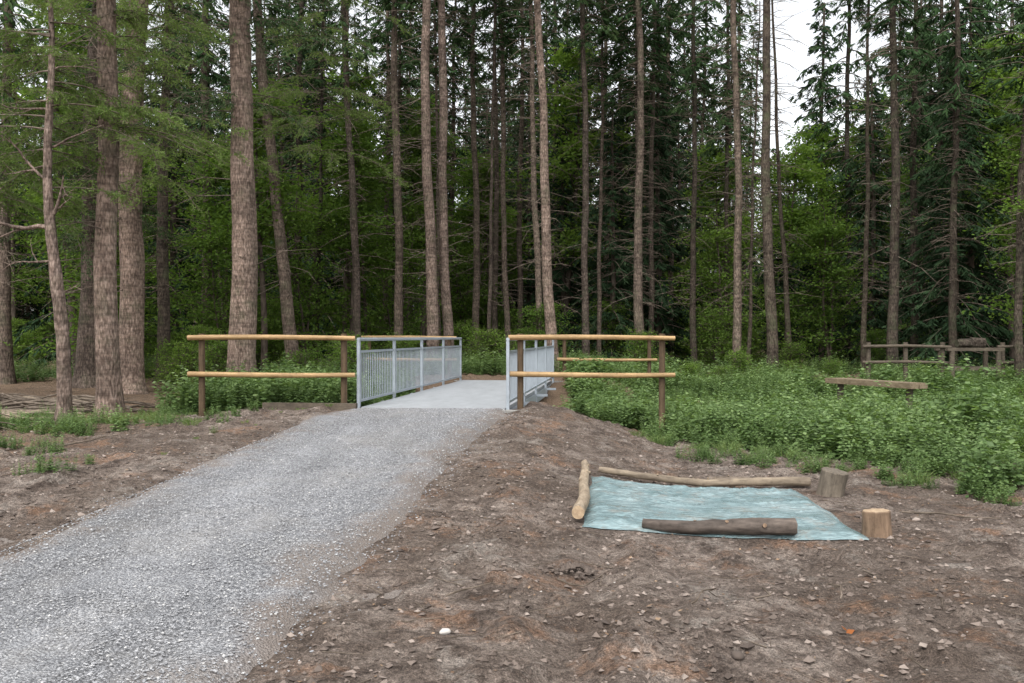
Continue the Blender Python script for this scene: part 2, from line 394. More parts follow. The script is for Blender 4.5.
def stone(name,x,y,s,col):
    mb=MB(); th=np.linspace(0,np.pi,9); ph=np.linspace(0,2*np.pi,14,endpoint=False)
    T,Pp=np.meshgrid(th,ph,indexing='ij'); D=np.stack([np.sin(T)*np.cos(Pp),np.sin(T)*np.sin(Pp),np.cos(T)],-1)
    r=1+0.5*vn(D[...,0]*1.7+x*9,D[...,1]*1.7+D[...,2]*1.3+y*5,5)
    V=D*r[...,None]*np.array([1.3,0.9,0.65])*s
    a=np.arange(8)[:,None]*14+np.arange(14)[None]; b=np.arange(8)[:,None]*14+(np.arange(14)[None]+1)%14
    mb.add(V.reshape(-1,3),np.stack([a,a+14,b+14,b],-1).reshape(-1,4),0,col)
    mb.obj(name,[M_CLOD],(x,y,Hf(x,y)+s*0.3),(0,0,x*7))
stone('stone',-0.36,4.85,0.026,1.0); stone('stone',1.12,4.45,0.034,0.1); stone('stone',1.72,4.9,0.02,0.9)
stone('stone',2.0,5.9,0.02,0.9); stone('stone',3.6,8.0,0.03,0.93); stone('stone',3.35,6.6,0.025,0.5)

# ------------------------------------------------------------------ litter
mb=MB(); n=36000
py=3.3+(R.rand(n)**1.1)*24; px=-16+R.rand(n)*24
u=px-axis_x(py)
p=np.where(u<-1.5, 0.25+0.75*ss(2.5,4.5,-u), 0.28)*np.where(fbm(px*.6,py*.6,3,17)>-0.1,1,0.35)
k=(R.rand(n)<p)&(np.abs(u)>1.4)&~in_box(px,py); px,py=px[k],py[k]; n=len(px)
O=np.stack([px,py,H(px,py)+0.006],1); D=R.normal(size=(n,3))*[1,1,0.15]
Nn=R.normal(size=(n,3))*0.35+[0,0,1]
leaves(mb,O,D,0.015+0.04*R.rand(n)**2,0.008+0.018*R.rand(n),0,None,Nn)
n=11000
py=3.3+(R.rand(n)**1.1)*22; px=-16+R.rand(n)*24; u=px-axis_x(py)
p=np.where(u<-1.5,0.2+0.8*ss(2.5,4.5,-u),0.38); k=(R.rand(n)<p)&(np.abs(u)>1.5)&~in_box(px,py); px,py=px[k],py[k]; n=len(px)
O=np.stack([px,py,H(px,py)+0.008],1); th=R.rand(n)*6.28; L=0.03+0.4*R.rand(n)**3
E=O+np.stack([np.cos(th)*L,np.sin(th)*L,R.rand(n)*0.03],1); E[:,2]=H(E[:,0],E[:,1])+0.01+R.rand(n)*0.02
segs(mb,O,E,0.002+0.004*R.rand(n),0.002,1,0.5)
mb.obj('leaf_litter',[M_LITTER,M_TWIG])
mb=MB(); leaves(mb,np.array([[1.84,4.95,Hf(1.84,4.95)+0.012],[1.86,4.97,Hf(1.86,4.97)+0.016]]),np.array([[1,0.2,0.25],[-.3,.6,.3]]),0.055,0.035,0,0.5)
mo=leafmat('orange_leaf',(0.20,0.075,0.03),(0.22,0.08,0.03),(0.22,0.09,0.04),0.0); mb.obj('orange_leaf',[mo])

def branch_pile(name,cx,cy,n,spread,L,r,seed,dir0=0.0,m=None):
    rs=np.random.RandomState(seed); mb=MB()
    for i in range(n):
        th=dir0+rs.normal()*0.5; x=cx+rs.normal()*spread; y=cy+rs.normal()*spread*0.5; l=L*(0.5+rs.rand())
        t=np.linspace(-0.5,0.5,7); P=np.stack([x+t*l*math.cos(th),y+t*l*math.sin(th),np.zeros(7)],1)
        P[:,:2]+=rs.normal(size=(7,2))*0.03; P[:,2]=H(P[:,0],P[:,1])+0.02+rs.rand()*0.25*(1-abs(2*t))*min(1,n/10)+rs.rand()*0.05
        tube(mb,P,np.linspace(r,r*0.4,7)*(0.6+0.8*rs.rand()),6,0,True,0.2,i)
    return mb.obj(name,[m or M_TWIG])
branch_pile('brush_pile',-8.9,16.2,30,0.9,2.2,0.03,4,0.4)
branch_pile('brush_pile',-10.8,17.6,26,0.9,2.2,0.03,5,0.1)
branch_pile('brush_pile',-8.2,12.6,12,0.9,1.2,0.014,15,0.4)
branch_pile('fallen_log',-8.7,15.3,3,0.35,2.6,0.075,35,0.25,M_LOGGREY)
branch_pile('fallen_log',-9.6,18.2,3,0.4,2.8,0.08,36,0.1,M_LOGGREY)
branch_pile('fallen_log',-7.9,13.9,2,0.3,1.7,0.05,37,0.6,M_LOGPALE)
branch_pile('fallen_branch',4.05,8.2,1,0.0,0.75,0.014,8,-0.5)
branch_pile('fallen_branch',-5.3,11.3,1,0.0,0.9,0.014,10,0.2)
branch_pile('fallen_branch',1.3,5.4,3,0.5,0.35,0.006,19,0.8)
branch_pile('fallen_branch',-0.3,5.6,3,0.5,0.3,0.005,20,0.2)

# ------------------------------------------------------------------ footbridge
BR=empty('footbridge',(-1.33,15.0,0.44),(0,0,math.radians(-7.1)))
LEN=9.6
mb=MB(); npl=12; w=LEN/npl
for i in range(npl):
    box(mb,(0,i*w+w/2,-0.03),(2.44,w-0.008,0.06),0)
mb.obj('deck',[M_DECK],parent=BR)
mb=MB()
for sx in (-1.1,0,1.1): box(mb,(sx,LEN/2,-0.20),(0.14,LEN-0.1,0.27),0)
for k in range(9): box(mb,(0,0.6+k*1.05,-0.14),(2.0,0.08,0.12),0)
mb.obj('girders',[M_GALV],parent=BR)
for side,nm in ((-1,'railing_left'),(1,'railing_right')):
    mb=MB(); x=side*1.27
    for k in range(5):
        y=min(max(k*LEN/4,0.03),LEN-0.03)
        box(mb,(x,y,0.43),(0.05,0.06,1.36),0)
        box(mb,(x+side*0.13,y,-0.09),(0.25,0.05,0.05),0)
    tube(mb,[(x,0.0,1.14),(x,LEN/2,1.14),(x,LEN,1.14)],0.03,10,0)
    for k in range(4):
        y0=k*LEN/4+0.06; y1=(k+1)*LEN/4-0.06
        box(mb,(x,(y0+y1)/2,0.93),(0.032,y1-y0,0.04),0)
        box(mb,(x,(y0+y1)/2,0.10),(0.032,y1-y0,0.04),0)
        nb=20
        for j in range(1,nb):
            y=y0+(y1-y0)*j/nb
            box(mb,(x,y,0.515),(0.012,0.022,0.79),0)
    box(mb,(x,LEN/2,-0.16),(0.012,LEN,0.22),0)
    mb.obj(nm,[M_GALV],parent=BR)
mb=MB(); box(mb,(0,-0.13,-0.32),(3.3,0.24,0.60),0); box(mb,(0,LEN+0.13,-0.32),(3.3,0.24,0.60),0)
mb.obj('abutment',[M_CONC],parent=BR)
mb=MB(); box(mb,(0,0,0),(1.6,0.10,0.12),0); mb.obj('timber_edging',[M_OLDWOOD],(-3.35,14.9,Hf(-3.35,14.9)+0.02),(0,0,math.radians(-7)))

def barrier(x0,x1,y,ztop,name='wooden_barrier',posts=(0.2,-0.2)):
    e=empty(name,((x0+x1)/2,y,ztop)); hw=(x1-x0)/2
    mb=MB(); xs_=np.linspace(-hw,hw,14)
    for z,sd in ((-0.05,1),(-0.66,2)):
        P=np.stack([xs_,-0.085+0.006*np.sin(xs_*2+sd),z+0.012*np.sin(xs_*1.3+sd*2)],1)
        tube(mb,P,0.046*np.linspace(1.0,0.86,14),14,0,True,0.10,sd+int(abs(x0)*3),capmat=1)
    mb.obj('rails',[M_POLE,M_CUT],parent=e)
    mb=MB()
    for px_ in (-hw+posts[0],hw+posts[1]):
        gz=Hf((x0+x1)/2+px_,y)-ztop
        tube(mb,[(px_,0,gz-0.3),(px_,0,(gz)/2),(px_,0.0,0.02)],0.053,14,0,True,0.04,3)
    mb.obj('posts',[M_POST],parent=e)
barrier(-5.37,-2.60,15.0,1.655)
barrier(-0.06,2.70,15.0,1.655)
barrier(1.25,4.0,24.9,1.655)
barrier(-4.2,-1.55,25.2,1.655)

# ------------------------------------------------------------------ sandbox of logs with plastic sheet
mb=MB(); g=120
s,t=np.meshgrid(np.linspace(0,1,g),np.linspace(0,1,g))
c00=np.array([0.58,7.42]); c10=np.array([2.86,7.20]); c01=np.array([0.86,9.65]); c11=np.array([3.04,9.6])
sp=s+0.006*np.sin(t*17)+0.006*fbm(t*6,s*2,3,5); tp=t+0.004*np.sin(s*21)+0.010*fbm(s*5,t*2,3,6)
P=(c00*((1-sp)*(1-tp))[...,None]+c10*(sp*(1-tp))[...,None]+c01*((1-sp)*tp)[...,None]+c11*(sp*tp)[...,None])
fold=np.abs(fbm(P[...,0]*1.2+P[...,1]*0.8,P[...,1]*3.2-P[...,0]*0.8,3,9)); fold2=np.abs(fbm(P[...,0]*3-P[...,1]*1.5,P[...,1]*6,3,19))
Zt=Hs(P[...,0],P[...,1])+0.045+0.010*fbm(P[...,0]*2,P[...,1]*2,2,8)+0.022*(1-np.clip(fold*8,0,1))**2+0.012*(1-np.clip(fold2*6,0,1))**2
hg=H(P[...,0],P[...,1])
ed=1-ss(0.0,0.06,np.minimum(np.minimum(s,1-s),np.minimum(t,1-t)))
Zt=Zt*(1-ed)+(hg+0.008)*ed
Zt=np.maximum(Zt,hg+0.008)
a=np.arange(g-1)[:,None]*g+np.arange(g-1)[None]
mb.add(np.concatenate([P,Zt[...,None]],-1).reshape(-1,3),np.stack([a,a+1,a+g+1,a+g],-1).reshape(-1,4),0)
mb.obj('plastic_sheet',[M_TARP])
def log(name,x0,y0,x1,y1,r0,r1,mats,seed,wob=0.15,bend=0.03,lift=0.04,capm=1):
    rs=np.random.RandomState(seed); n=30; t=np.linspace(0,1,n)
    L=math.hypot(x1-x0,y1-y0); nxn,nyn=-(y1-y0)/L,(x1-x0)/L
    b=bend*np.sin(t*3.1)+0.012*np.sin(t*9+seed)
    cx,cy=(x0+x1)/2,(y0+y1)/2
    x=x0+(x1-x0)*t+nxn*b; y=y0+(y1-y0)*t+nyn*b
    rr=r0+(r1-r0)*t
    z=np.interp(t,[0,0.5,1],[Hs(x0,y0),Hs(cx,cy),Hs(x1,y1)])+0.03+rr*0.8+lift+0.008*np.sin(t*7+seed)
    mb=MB(); tube(mb,np.stack([x-cx,y-cy,z],1),rr,14,0,True,wob,seed,capmat=capm)
    for k in range(4):
        tt_=0.15+0.7*rs.rand(); i=int(tt_*n); th=rs.rand()*3.14
        p=np.array([x[i]-cx,y[i]-cy,z[i]]); d=np.array([nxn*math.cos(th),nyn*math.cos(th),math.sin(th)])
        tube(mb,[p,p+d*(rr[i]+0.012)],rr[i]*0.28,7,0,True,capmat=capm)
    return mb.obj(name,mats,(cx,cy,0))
log('border_log',0.80,10.0,0.56,7.55,0.045,0.062,[M_LOGPALE,M_CUT],1,0.2,0.03,0.0)
log('border_log',0.95,9.85,3.25,9.85,0.03,0.05,[M_LOGGREY,M_CUT],2,0.3,-0.05,0.0)
log('border_log',1.08,7.44,2.30,7.34,0.035,0.072,[M_DARKLOG,M_REDWOOD],3,0.4,-0.05,0.0)
log('border_log',2.2,10.1,3.3,10.0,0.03,0.02,[M_TWIG,M_CUT],6,0.2,0.03,0.0)
def stump(name,x,y,r,h,mat_,tilt,seed):
    mb=MB(); n=10; z=np.linspace(-0.06,h,n)
    P=np.stack([np.zeros(n),np.zeros(n),z],1); rr=r*(1+0.12*np.exp(-np.linspace(0,4,n)))
    tube(mb,P,rr,22,0,False,0.35,seed)
    V=mb.V[0].reshape(n,22,3); ring=V[-1].copy()
    inner=ring*[0.93,0.93,1]+[0,0,0.008]; ctr=inner.mean(0)+[0,0,0.006]
    k=np.arange(22); mb.add(np.concatenate([ring,inner]),np.stack([k,(k+1)%22,(k+1)%22+22,k+22],1),0)
    mb.add(np.concatenate([inner,[ctr]]),np.stack([k,(k+1)%22,np.full(22,22)],1),1,0.5,False)
    mb.obj(name,[mat_,M_CUT if mat_ is M_REDWOOD else M_GREYWOOD],(x,y,Hf(x,y)),tilt)
stump('tree_stump',3.34,9.45,0.135,0.26,M_GREYWOOD,(0.12,0.14,0),4)
stump('tree_stump',3.0,7.40,0.10,0.20,M_REDWOOD,(-0.04,-0.03,0.5),5)

# ------------------------------------------------------------------ tree parts
def crown(mb,zb,zt,rmax,whorl,nper,rs,tw=1.0,lean=0.0,mw=0,ml=1,droop=0.35,tdens=11,rb=0.35):
    O=[];D=[];L=[];var=[];SA=[];SB=[];SR=[]
    z=zb
    while z<zt:
        t=(z-zb)/(zt-zb)
        Lm=rmax*((1-t)**0.75)*min(1,rb+t*3.0)+0.15
        for b in range(nper):
            if rs.rand()<0.12: continue
            az=rs.rand()*6.283; Lb=Lm*(0.6+0.55*rs.rand()); z0=z+rs.rand()*whorl
            n=max(4,int(Lb*tdens)); s=np.sort(rs.rand(n))**0.8
            dr=droop*(0.6+0.8*rs.rand())
            def pt(s): 
                r=Lb*s; zz=z0+Lb*(0.12*s-dr*1.6*s*s+dr*0.45*s**3)
                return np.stack([np.cos(az)*r,np.sin(az)*r,zz],-1)
            q=pt(np.linspace(0,1,5)); SA.append(q[:-1]);SB.append(q[1:]);SR.append(np.linspace(0.03,0.008,4)*(0.5+Lb/3))
            side=np.where(rs.rand(n)<0.5,-1,1)
            out=np.array([np.cos(az),np.sin(az),0]); tan=np.array([-np.sin(az),np.cos(az),0])
            d=out*0.6+tan*side[:,None]*(0.9-0.4*s[:,None])+np.array([0,0,-1])*(0.35+0.9*rs.rand(n)[:,None])+rs.normal(size=(n,3))*0.15
            o=pt(s); l=(0.28+0.40*(1-s)*rs.rand(n)+0.15*rs.rand(n))*tw*min(1,0.4+Lb/2)
            O.append(o);D.append(d);L.append(l)
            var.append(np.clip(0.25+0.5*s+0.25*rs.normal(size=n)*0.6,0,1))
        z+=whorl*(0.8+0.4*rs.rand())
    O=np.concatenate(O);D=np.concatenate(D);L=np.concatenate(L);var=np.concatenate(var)
    D/=np.linalg.norm(D,axis=1,keepdims=True)
    segs(mb,np.concatenate(SA),np.concatenate(SB),np.concatenate(SR),np.concatenate(SR)*0.7,mw)
    leaves(mb,O,D,L,0.07*tw,ml,var,rs=rs)
    for f in (0.2,0.5):
        for sg in (-1,1):
            o=O+D*(L*f)[:,None]; sd=np.cross(D,np.array([0,0,1.0])+rs.normal(size=D.shape)*0.3); sd/=np.linalg.norm(sd,axis=1,keepdims=True)+1e-9
            d=D*0.7+sd*sg*0.7+np.array([0,0,-0.25])
            leaves(mb,o,d,L*(0.6-0.25*f),0.05*tw,ml,np.clip(var+0.1*rs.normal(size=len(var)),0,1),rs=rs)
CROWNS=[]
for i in range(3):
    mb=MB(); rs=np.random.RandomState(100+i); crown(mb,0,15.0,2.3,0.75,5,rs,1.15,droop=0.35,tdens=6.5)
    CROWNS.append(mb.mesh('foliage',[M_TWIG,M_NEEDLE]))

def trunk(mb,Ht,r,lean,rs,rings=70,sides=18,flare=0.5,mat=0,curve=0.0,wob=0.10,dead=45,leany=0.0,dz=(2.2,12)):
    z=np.concatenate([np.linspace(-0.3,1.2,12),np.linspace(1.4,Ht,rings-12)])
    zz=np.maximum(z,0)
    x=lean*zz+curve*(zz*zz/ Ht)+0.06*np.sin(zz*0.55+rs.rand()*6)*min(1,r/0.2)+0.015*np.sin(zz*1.7+rs.rand()*6); y=leany*zz+0.03*np.sin(zz*0.7+rs.rand()*6)
    x=x-x[2]; y=y-y[2]
    rad=r*(1-0.75*(zz/Ht)**0.9)*(1+flare*np.exp(-zz/0.28)*0.8+0.06*np.exp(-zz/1.5))
    P=np.stack([x,y,z],1)
    tube(mb,P,rad,sides,mat,False,wob,int(rs.rand()*1000))
    if dead:
        zd=dz[0]+(dz[1]-dz[0])*rs.rand(dead)**0.8; az=rs.rand(dead)*6.283
        xb=np.interp(zd,z,x); yb=np.interp(zd,z,y); rb=np.interp(zd,z,rad)
        l=0.25+1.5*rs.rand(dead)**1.8*(r/0.2)**0.5
        d=np.stack([np.cos(az),np.sin(az),rs.normal(size=dead)*0.25-0.1],1)
        A=np.stack([xb,yb,zd],1)+d*rb[:,None]*0.7
        B=A+d*(l*0.55)[:,None]; C=B+(d+np.stack([rs.normal(size=dead)*.2,rs.normal(size=dead)*.2,-0.3*np.ones(dead)],1))*(l*0.45)[:,None]
        segs(mb,A,B,0.014,0.010,1); segs(mb,B,C,0.010,0.004,1)
        for _ in range(3):
            E=B+(rs.normal(size=(dead,3))*[1,1,0.4])*0.28; segs(mb,B,E,0.006,0.003,1)
    return lambda h:(float(np.interp(h,z,x)),float(np.interp(h,z,y)))
TREES=[
(-6.72,15.0,0.185,-0.020,0.000,24,0,9.5),(-9.35,22.0,0.31,0.030,0.00,27,0,11),(-11.3,24.0,0.34,0.040,0,27,1,10),
(-6.02,20.0,0.30,0.008,0.0,28,0,12.5),(-6.95,29.0,0.22,-0.15,0.10,25,1,11),(-5.45,32,0.15,-0.04,0,25,1,10),
(-4.05,32,0.17,-0.012,0,27,1,12),(-2.67,30,0.21,-0.018,0,28,0,13),(-2.13,30.6,0.185,-0.022,0,28,0,13),
(-1.50,38,0.16,-0.012,0,28,1,12),(-0.75,41,0.15,0.0,0,27,1,12),(-0.16,36,0.13,-0.02,0,27,1,12),(0.37,43,0.16,0.01,0,28,1,12),
(1.06,33,0.13,-0.028,0,27,1,12),(1.34,29,0.175,-0.045,0,27,0,12),(2.83,34,0.15,-0.01,0,27,1,12),(4.2,41,0.15,0.0,0,27,1,11),
(4.7,33,0.18,0.0,0,28,1,13),(6.0,39,0.13,0.01,0,27,1,11),(7.6,43,0.15,-0.01,0,27,1,11),(7.3,36,0.13,0.0,0,25,2,10),
(7.53,30,0.155,-0.012,0,25,1,13),(8.4,29,0.19,-0.02,0,24,2,14),(11.1,36,0.12,-0.05,0,17,2,16),(13.3,34,0.11,0.01,0,19,2,13),
(12.7,30,0.18,0.0,0,24,2,10),(16.1,36,0.16,0.0,0,25,2,8),(14.1,25,0.12,-0.03,0.12,18,2,7.5),
(-14.6,26,0.18,0.01,0,25,1,7),(-10.5,27,0.19,0.02,0,26,2,9),(-11.6,34,0.2,0.0,0,26,1,9),(-9.2,38,0.18,0.02,0,26,2,9),
(-8.0,44,0.17,0.0,0,26,1,9),(-13.0,20.5,0.16,-0.02,0,24,2,6),(-3.4,46,0.15,0.0,0,26,1,11),(-5.6,40,0.14,0.01,0,26,1,10),(2.2,46,0.15,0.0,0,27,1,11),
(3.6,37,0.10,0.01,0,24,1,12),(5.3,47,0.12,0.02,0,26,1,11),(9.8,41,0.13,0.0,0,24,2,9),(-7.4,34,0.09,0.02,0,20,2,9),(-3.0,37,0.09,-0.01,0,22,1,12),
(8.9,34,0.08,0.03,0,14,2,12),(-0.9,34,0.08,0.02,0,22,1,12),(15.2,31,0.14,0.01,0,23,2,7),(5.2,36,0.09,-0.02,0,22,2,10),(-4.9,37,0.11,0.02,0,24,2,10),(14.9,40,0.15,0,0,24,2,7),
]
barks=[M_BARK,M_BARK_G,M_BARK_D]
for i,(x,y,r,lean,curve,ht,bk,cb) in enumerate(TREES):
    rs=np.random.RandomState(500+i); mb=MB()
    f=trunk(mb,ht,r,lean,rs,curve=curve,dead=int(110 if y>20 else 50),dz=(2.4,cb+3 if cb<ht-4 else ht-1),rings=110 if y<26 else 60,sides=26 if y<26 else 14,wob=0.14)
    o=mb.obj('spruce_tree',[barks[bk],M_TWIG],(x,y,Hf(x,y)))
    cx,cy=f(cb); k=(ht-cb)/14.6
    tx,ty=f(ht); sl=math.atan2(tx-cx,ht-cb)
    kw=min(0.95,k*1.4)
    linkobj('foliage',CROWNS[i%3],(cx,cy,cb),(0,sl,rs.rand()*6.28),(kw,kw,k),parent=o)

def bough(mb,o,az,L,droop,rs,ml=1,mw=0,dens=30,tw=0.42,m=18,nl=0.055,nw=0.014):
    o=np.array(o,float); n=int(L*dens)
    s=np.sort(0.12+0.88*rs.rand(n)); bend=rs.normal()*0.3
    def pt(s):
        a=az+bend*s; return o+np.stack([np.cos(a)*L*s,np.sin(a)*L*s,L*(0.10*s-droop*s*s)],-1)
    q=pt(np.linspace(0,1,9)); segs(mb,q[:-1],q[1:],np.linspace(0.018,0.005,8),np.linspace(0.016,0.003,8),mw)
    P=pt(s); side=np.where(rs.rand(n)<.5,-1,1)[:,None]
    out=np.array([math.cos(az),math.sin(az),0]); tan=np.array([-math.sin(az),math.cos(az),0])
    D=out*0.7+tan*side*(0.95-0.4*s[:,None])+np.array([0,0,-1])*(0.15+0.75*rs.rand(n)[:,None])+rs.normal(size=(n,3))*0.12
    D/=np.linalg.norm(D,axis=1,keepdims=True); l=tw*(0.5+0.7*rs.rand(n))*(1.1-0.5*s)
    segs(mb,P,P+D*l[:,None],0.004,0.0015,mw)
    for k in range(m):
        f=(k+0.5+rs.rand(n)*0.5)/m; oo=P+D*(l*f)[:,None]
        d=D*0.65+rs.normal(size=(n,3))*0.55
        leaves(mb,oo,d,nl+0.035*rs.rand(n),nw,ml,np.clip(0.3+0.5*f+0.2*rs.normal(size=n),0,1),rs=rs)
def boughs(name,x,y,specs,mats,seed,**kw):
    rs=np.random.RandomState(seed); mb=MB()
    for z,az,L,dr in specs: bough(mb,(0,0,z),az,L,dr,rs,**kw)
    return mb.obj(name,mats,(x,y,Hf(x,y)))
rs0=np.random.RandomState(3)
def rnd(n,z0,z1,a0,a1,l0,l1,d0,d1):
    return [(z0+(z1-z0)*rs0.rand(),a0+(a1-a0)*rs0.rand(),l0+(l1-l0)*rs0.rand(),d0+(d1-d0)*rs0.rand()) for _ in range(n)]

rs=np.random.RandomState(77); mb=MB()
z=np.linspace(-0.2,7.5,70); zz=np.maximum(z,0)
x=0.05*np.sin(zz*1.3)+(-0.035*zz); y=0.05*np.sin(zz*1.1+1)
rad=np.interp(zz,[0,0.3,2,3.4,7.5],[0.15,0.105,0.095,0.07,0.02])
tube(mb,np.stack([x,y,z],1),rad,16,0,False,0.25,5)
def crook(p,az,L,up,r,depth=0):
    n=9; P=[np.array(p,float)]; d=np.array([math.cos(az),math.sin(az)*0.6,up])
    for i in range(n-1):
        d=d+rs.normal(size=3)*0.16+[0,0,0.04]; d/=np.linalg.norm(d); P.append(P[-1]+d*L/(n-1))
    tube(mb,np.array(P),np.linspace(r,r*0.25,n),8,0,True,0.2,int(rs.rand()*99))
    if depth<2:
        for i in range(2,n-1,2 if depth==0 else 3):
            crook(P[i],az+rs.normal()*0.9,L*(0.35+0.2*rs.rand()),rs.normal()*0.4,r*0.45,depth+1)
for zz_,az,L,up,r in ((3.0,3.3,1.5,0.15,0.04),(3.15,0.3,0.7,0.9,0.035),(2.5,3.0,0.9,-0.1,0.02),(3.7,3.5,1.0,0.5,0.025),(4.2,0.2,0.9,0.3,0.02),(4.8,3.2,1.0,0.2,0.02),(2.0,0.4,0.35,0.2,0.012),(5.4,0.1,0.8,0.2,0.015)):
    crook((float(np.interp(zz_,z,x)),float(np.interp(zz_,z,y)),zz_),az,L,up,r)
tr=mb.obj('half_dead_tree',[M_BARK],(-6.86,13.7,Hf(-6.86,13.7)))
mbb=MB(); rsb=np.random.RandomState(5)
for zq,az,L,dr in rnd(26,3.4,6.2,-0.8,3.9,0.8,1.7,0.1,0.5): bough(mbb,(float(np.interp(zq,z,x)),0,zq),az,L,dr,rsb,dens=24,tw=0.34,nw=0.013,m=16)
mbb.obj('foliage',[M_TWIG,M_NEEDLE_L],parent=tr)
BT=dict(dens=18,m=12,nl=0.08,nw=0.019,tw=0.6)
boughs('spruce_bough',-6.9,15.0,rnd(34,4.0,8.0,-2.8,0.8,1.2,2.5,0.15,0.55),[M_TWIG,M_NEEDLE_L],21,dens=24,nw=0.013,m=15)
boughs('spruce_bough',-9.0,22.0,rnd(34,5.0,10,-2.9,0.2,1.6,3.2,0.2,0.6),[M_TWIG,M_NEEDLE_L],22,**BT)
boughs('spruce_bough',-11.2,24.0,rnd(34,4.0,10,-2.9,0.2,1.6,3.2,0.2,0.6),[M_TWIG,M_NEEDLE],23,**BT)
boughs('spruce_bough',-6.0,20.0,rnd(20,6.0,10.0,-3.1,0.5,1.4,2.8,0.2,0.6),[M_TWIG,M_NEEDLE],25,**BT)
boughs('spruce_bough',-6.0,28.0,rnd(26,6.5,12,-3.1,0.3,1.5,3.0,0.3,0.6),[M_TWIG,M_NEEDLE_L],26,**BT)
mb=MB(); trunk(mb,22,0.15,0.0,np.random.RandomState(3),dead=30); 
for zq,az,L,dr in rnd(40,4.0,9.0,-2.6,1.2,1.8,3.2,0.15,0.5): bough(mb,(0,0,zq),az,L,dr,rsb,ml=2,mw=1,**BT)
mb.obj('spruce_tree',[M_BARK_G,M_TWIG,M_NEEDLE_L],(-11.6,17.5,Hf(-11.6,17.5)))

# ------------------------------------------------------------------ broadleaf generator
def broad(name,Ht,spread,nl,ls,seed,stems=1,base=0.25,mt=None,flat=0.35):
    rs=np.random.RandomState(seed); mb=MB(); C=[]
    for s in range(stems):
        n=14; t=np.linspace(0,1,n); lx,ly=rs.normal(size=2)*0.12*(1 if stems>1 else 0.3)
        P=np.stack([lx*Ht*t+0.08*np.sin(t*7+s),ly*Ht*t+0.08*np.cos(t*6+s*2),t*Ht-0.1],1)
        r0=0.012*Ht/ (1 if stems==1 else 1.6)+0.01
        tube(mb,P,np.linspace(r0,0.01,n),8,0,False,0.1,seed)
        nb=int(22/ (1 if stems==1 else 1.6))
        for k in range(nb):
            tb=base+(0.97-base)*rs.rand()**0.9; p=np.array([np.interp(tb,t,P[:,i]) for i in range(3)])
            az=rs.rand()*6.28; L=spread*(1.1-0.75*tb)*(0.5+0.7*rs.rand())
            d=np.array([math.cos(az),math.sin(az),0.35+0.4*rs.rand()])
            q=[p]
            for j in range(5):
                d=d+rs.normal(size=3)*0.15+[0,0,-0.06]; d/=np.linalg.norm(d); q.append(q[-1]+d*L/5)
            q=np.array(q); segs(mb,q[:-1],q[1:],np.linspace(r0*0.4,0.006,5),np.linspace(r0*0.35,0.004,5),0)
            for j in range(1,6):
                C.append(q[j])
                for _ in range(2):
                    e=q[j]+rs.normal(size=3)*[1,1,0.35]*L*0.22; C.append(e); segs(mb,[q[j]],[e],0.006,0.003,0)
    C=np.array(C); k=rs.randint(0,len(C),nl); cv=rs.rand(len(C))
    O=C[k]+rs.normal(size=(nl,3))*np.array([1,1,flat])*0.28*spread/2.0
    D=rs.normal(size=(nl,3))*[1,1,0.5]+[0,0,-0.25]; Nn=rs.normal(size=(nl,3))*0.55+[0,0,1]
    var=np.clip(0.5*cv[k]+0.3*rs.rand(nl)+0.2*(O[:,2]/Ht),0,1)
    leaves(mb,O,D,ls*(0.7+0.6*rs.rand(nl)),ls*0.62,1,var,Nn,rs)
    return mb.mesh(name,[M_BKS,mt or M_BROAD])
BROAD=[broad('broadleaf_tree',11,3.0,7500,0.17,31,1,0.25),broad('broadleaf_tree',9,2.6,7000,0.16,32,2,0.15),
       broad('broadleaf_tree',14,3.4,9000,0.18,33,1,0.3),broad('broadleaf_tree',7,2.4,6500,0.14,34,3,0.08)]
BUSH=[broad('shrub',2.4,1.5,4500,0.10,41,5,0.05),broad('shrub',1.7,1.4,3800,0.09,42,6,0.03),broad('shrub',3.4,1.7,5500,0.11,43,4,0.06)]
SPR=[]
for i in range(3):
    rs=np.random.RandomState(60+i); mb=MB(); ht=[26,24,27][i]
    trunk(mb,ht,0.17,0.0,rs,rings=30,sides=9,dead=50,dz=(1.5,9)); crown(mb,[8.0,3.5,10.0][i],ht,[2.6,2.8,2.5][i],0.8,5,rs,1.5,mw=1,ml=2,tdens=5.2)
    SPR.append(mb.mesh('spruce_tree',[M_BKS,M_TWIG,M_NEEDLE]))
DSP=[]
for i in range(2):
    rs=np.random.RandomState(70+i); mb=MB(); ht=[16,13][i]
    trunk(mb,ht,0.17,0.0,rs,rings=24,sides=9,dead=0); crown(mb,0.5,ht,[2.7,2.4][i],0.42,6,rs,1.2,mw=1,ml=2,tdens=8.5,rb=0.8,droop=0.42)
    DSP.append(mb.mesh('dark_spruce_tree',[M_BKS,M_TWIG,M_NEEDLE_D]))

def place(me,x,y,s,rs,sz=None,dz=0.0):
    return (me,(x,y,Hf(x,y)+dz),(rs.normal()*0.02,rs.normal()*0.02,rs.rand()*6.28),(s,s,sz or s))
rs=np.random.RandomState(11)
items=[]
for i in range(290):
    y=46+ (rs.rand()**0.9)*58; x=(rs.rand()*2-1)*(0.74*y+2)
    q=x/y; s=0.8+0.3*rs.rand()
    if 0.26<q<0.385: s*=0.45
    if -0.23<q<-0.13 and rs.rand()<0.6: continue
    items.append(place(SPR[rs.randint(3)],x,y,min(1.1,s)*1.0,rs,s))
for i in range(125):
    y=42+rs.rand()*50; x=(rs.rand()*2-1)*(0.72*y+2); items.append(place(BROAD[rs.randint(4)],x,y,(0.8+0.4*rs.rand()),rs))
for i in range(110):
    y=66+rs.rand()*38; x=-0.76*y+1.52*y*((i+0.8*rs.rand())/110); items.append(place(DSP[rs.randint(2)],x,y,(0.75+0.4*rs.rand()),rs))
group('distant_forest',items)
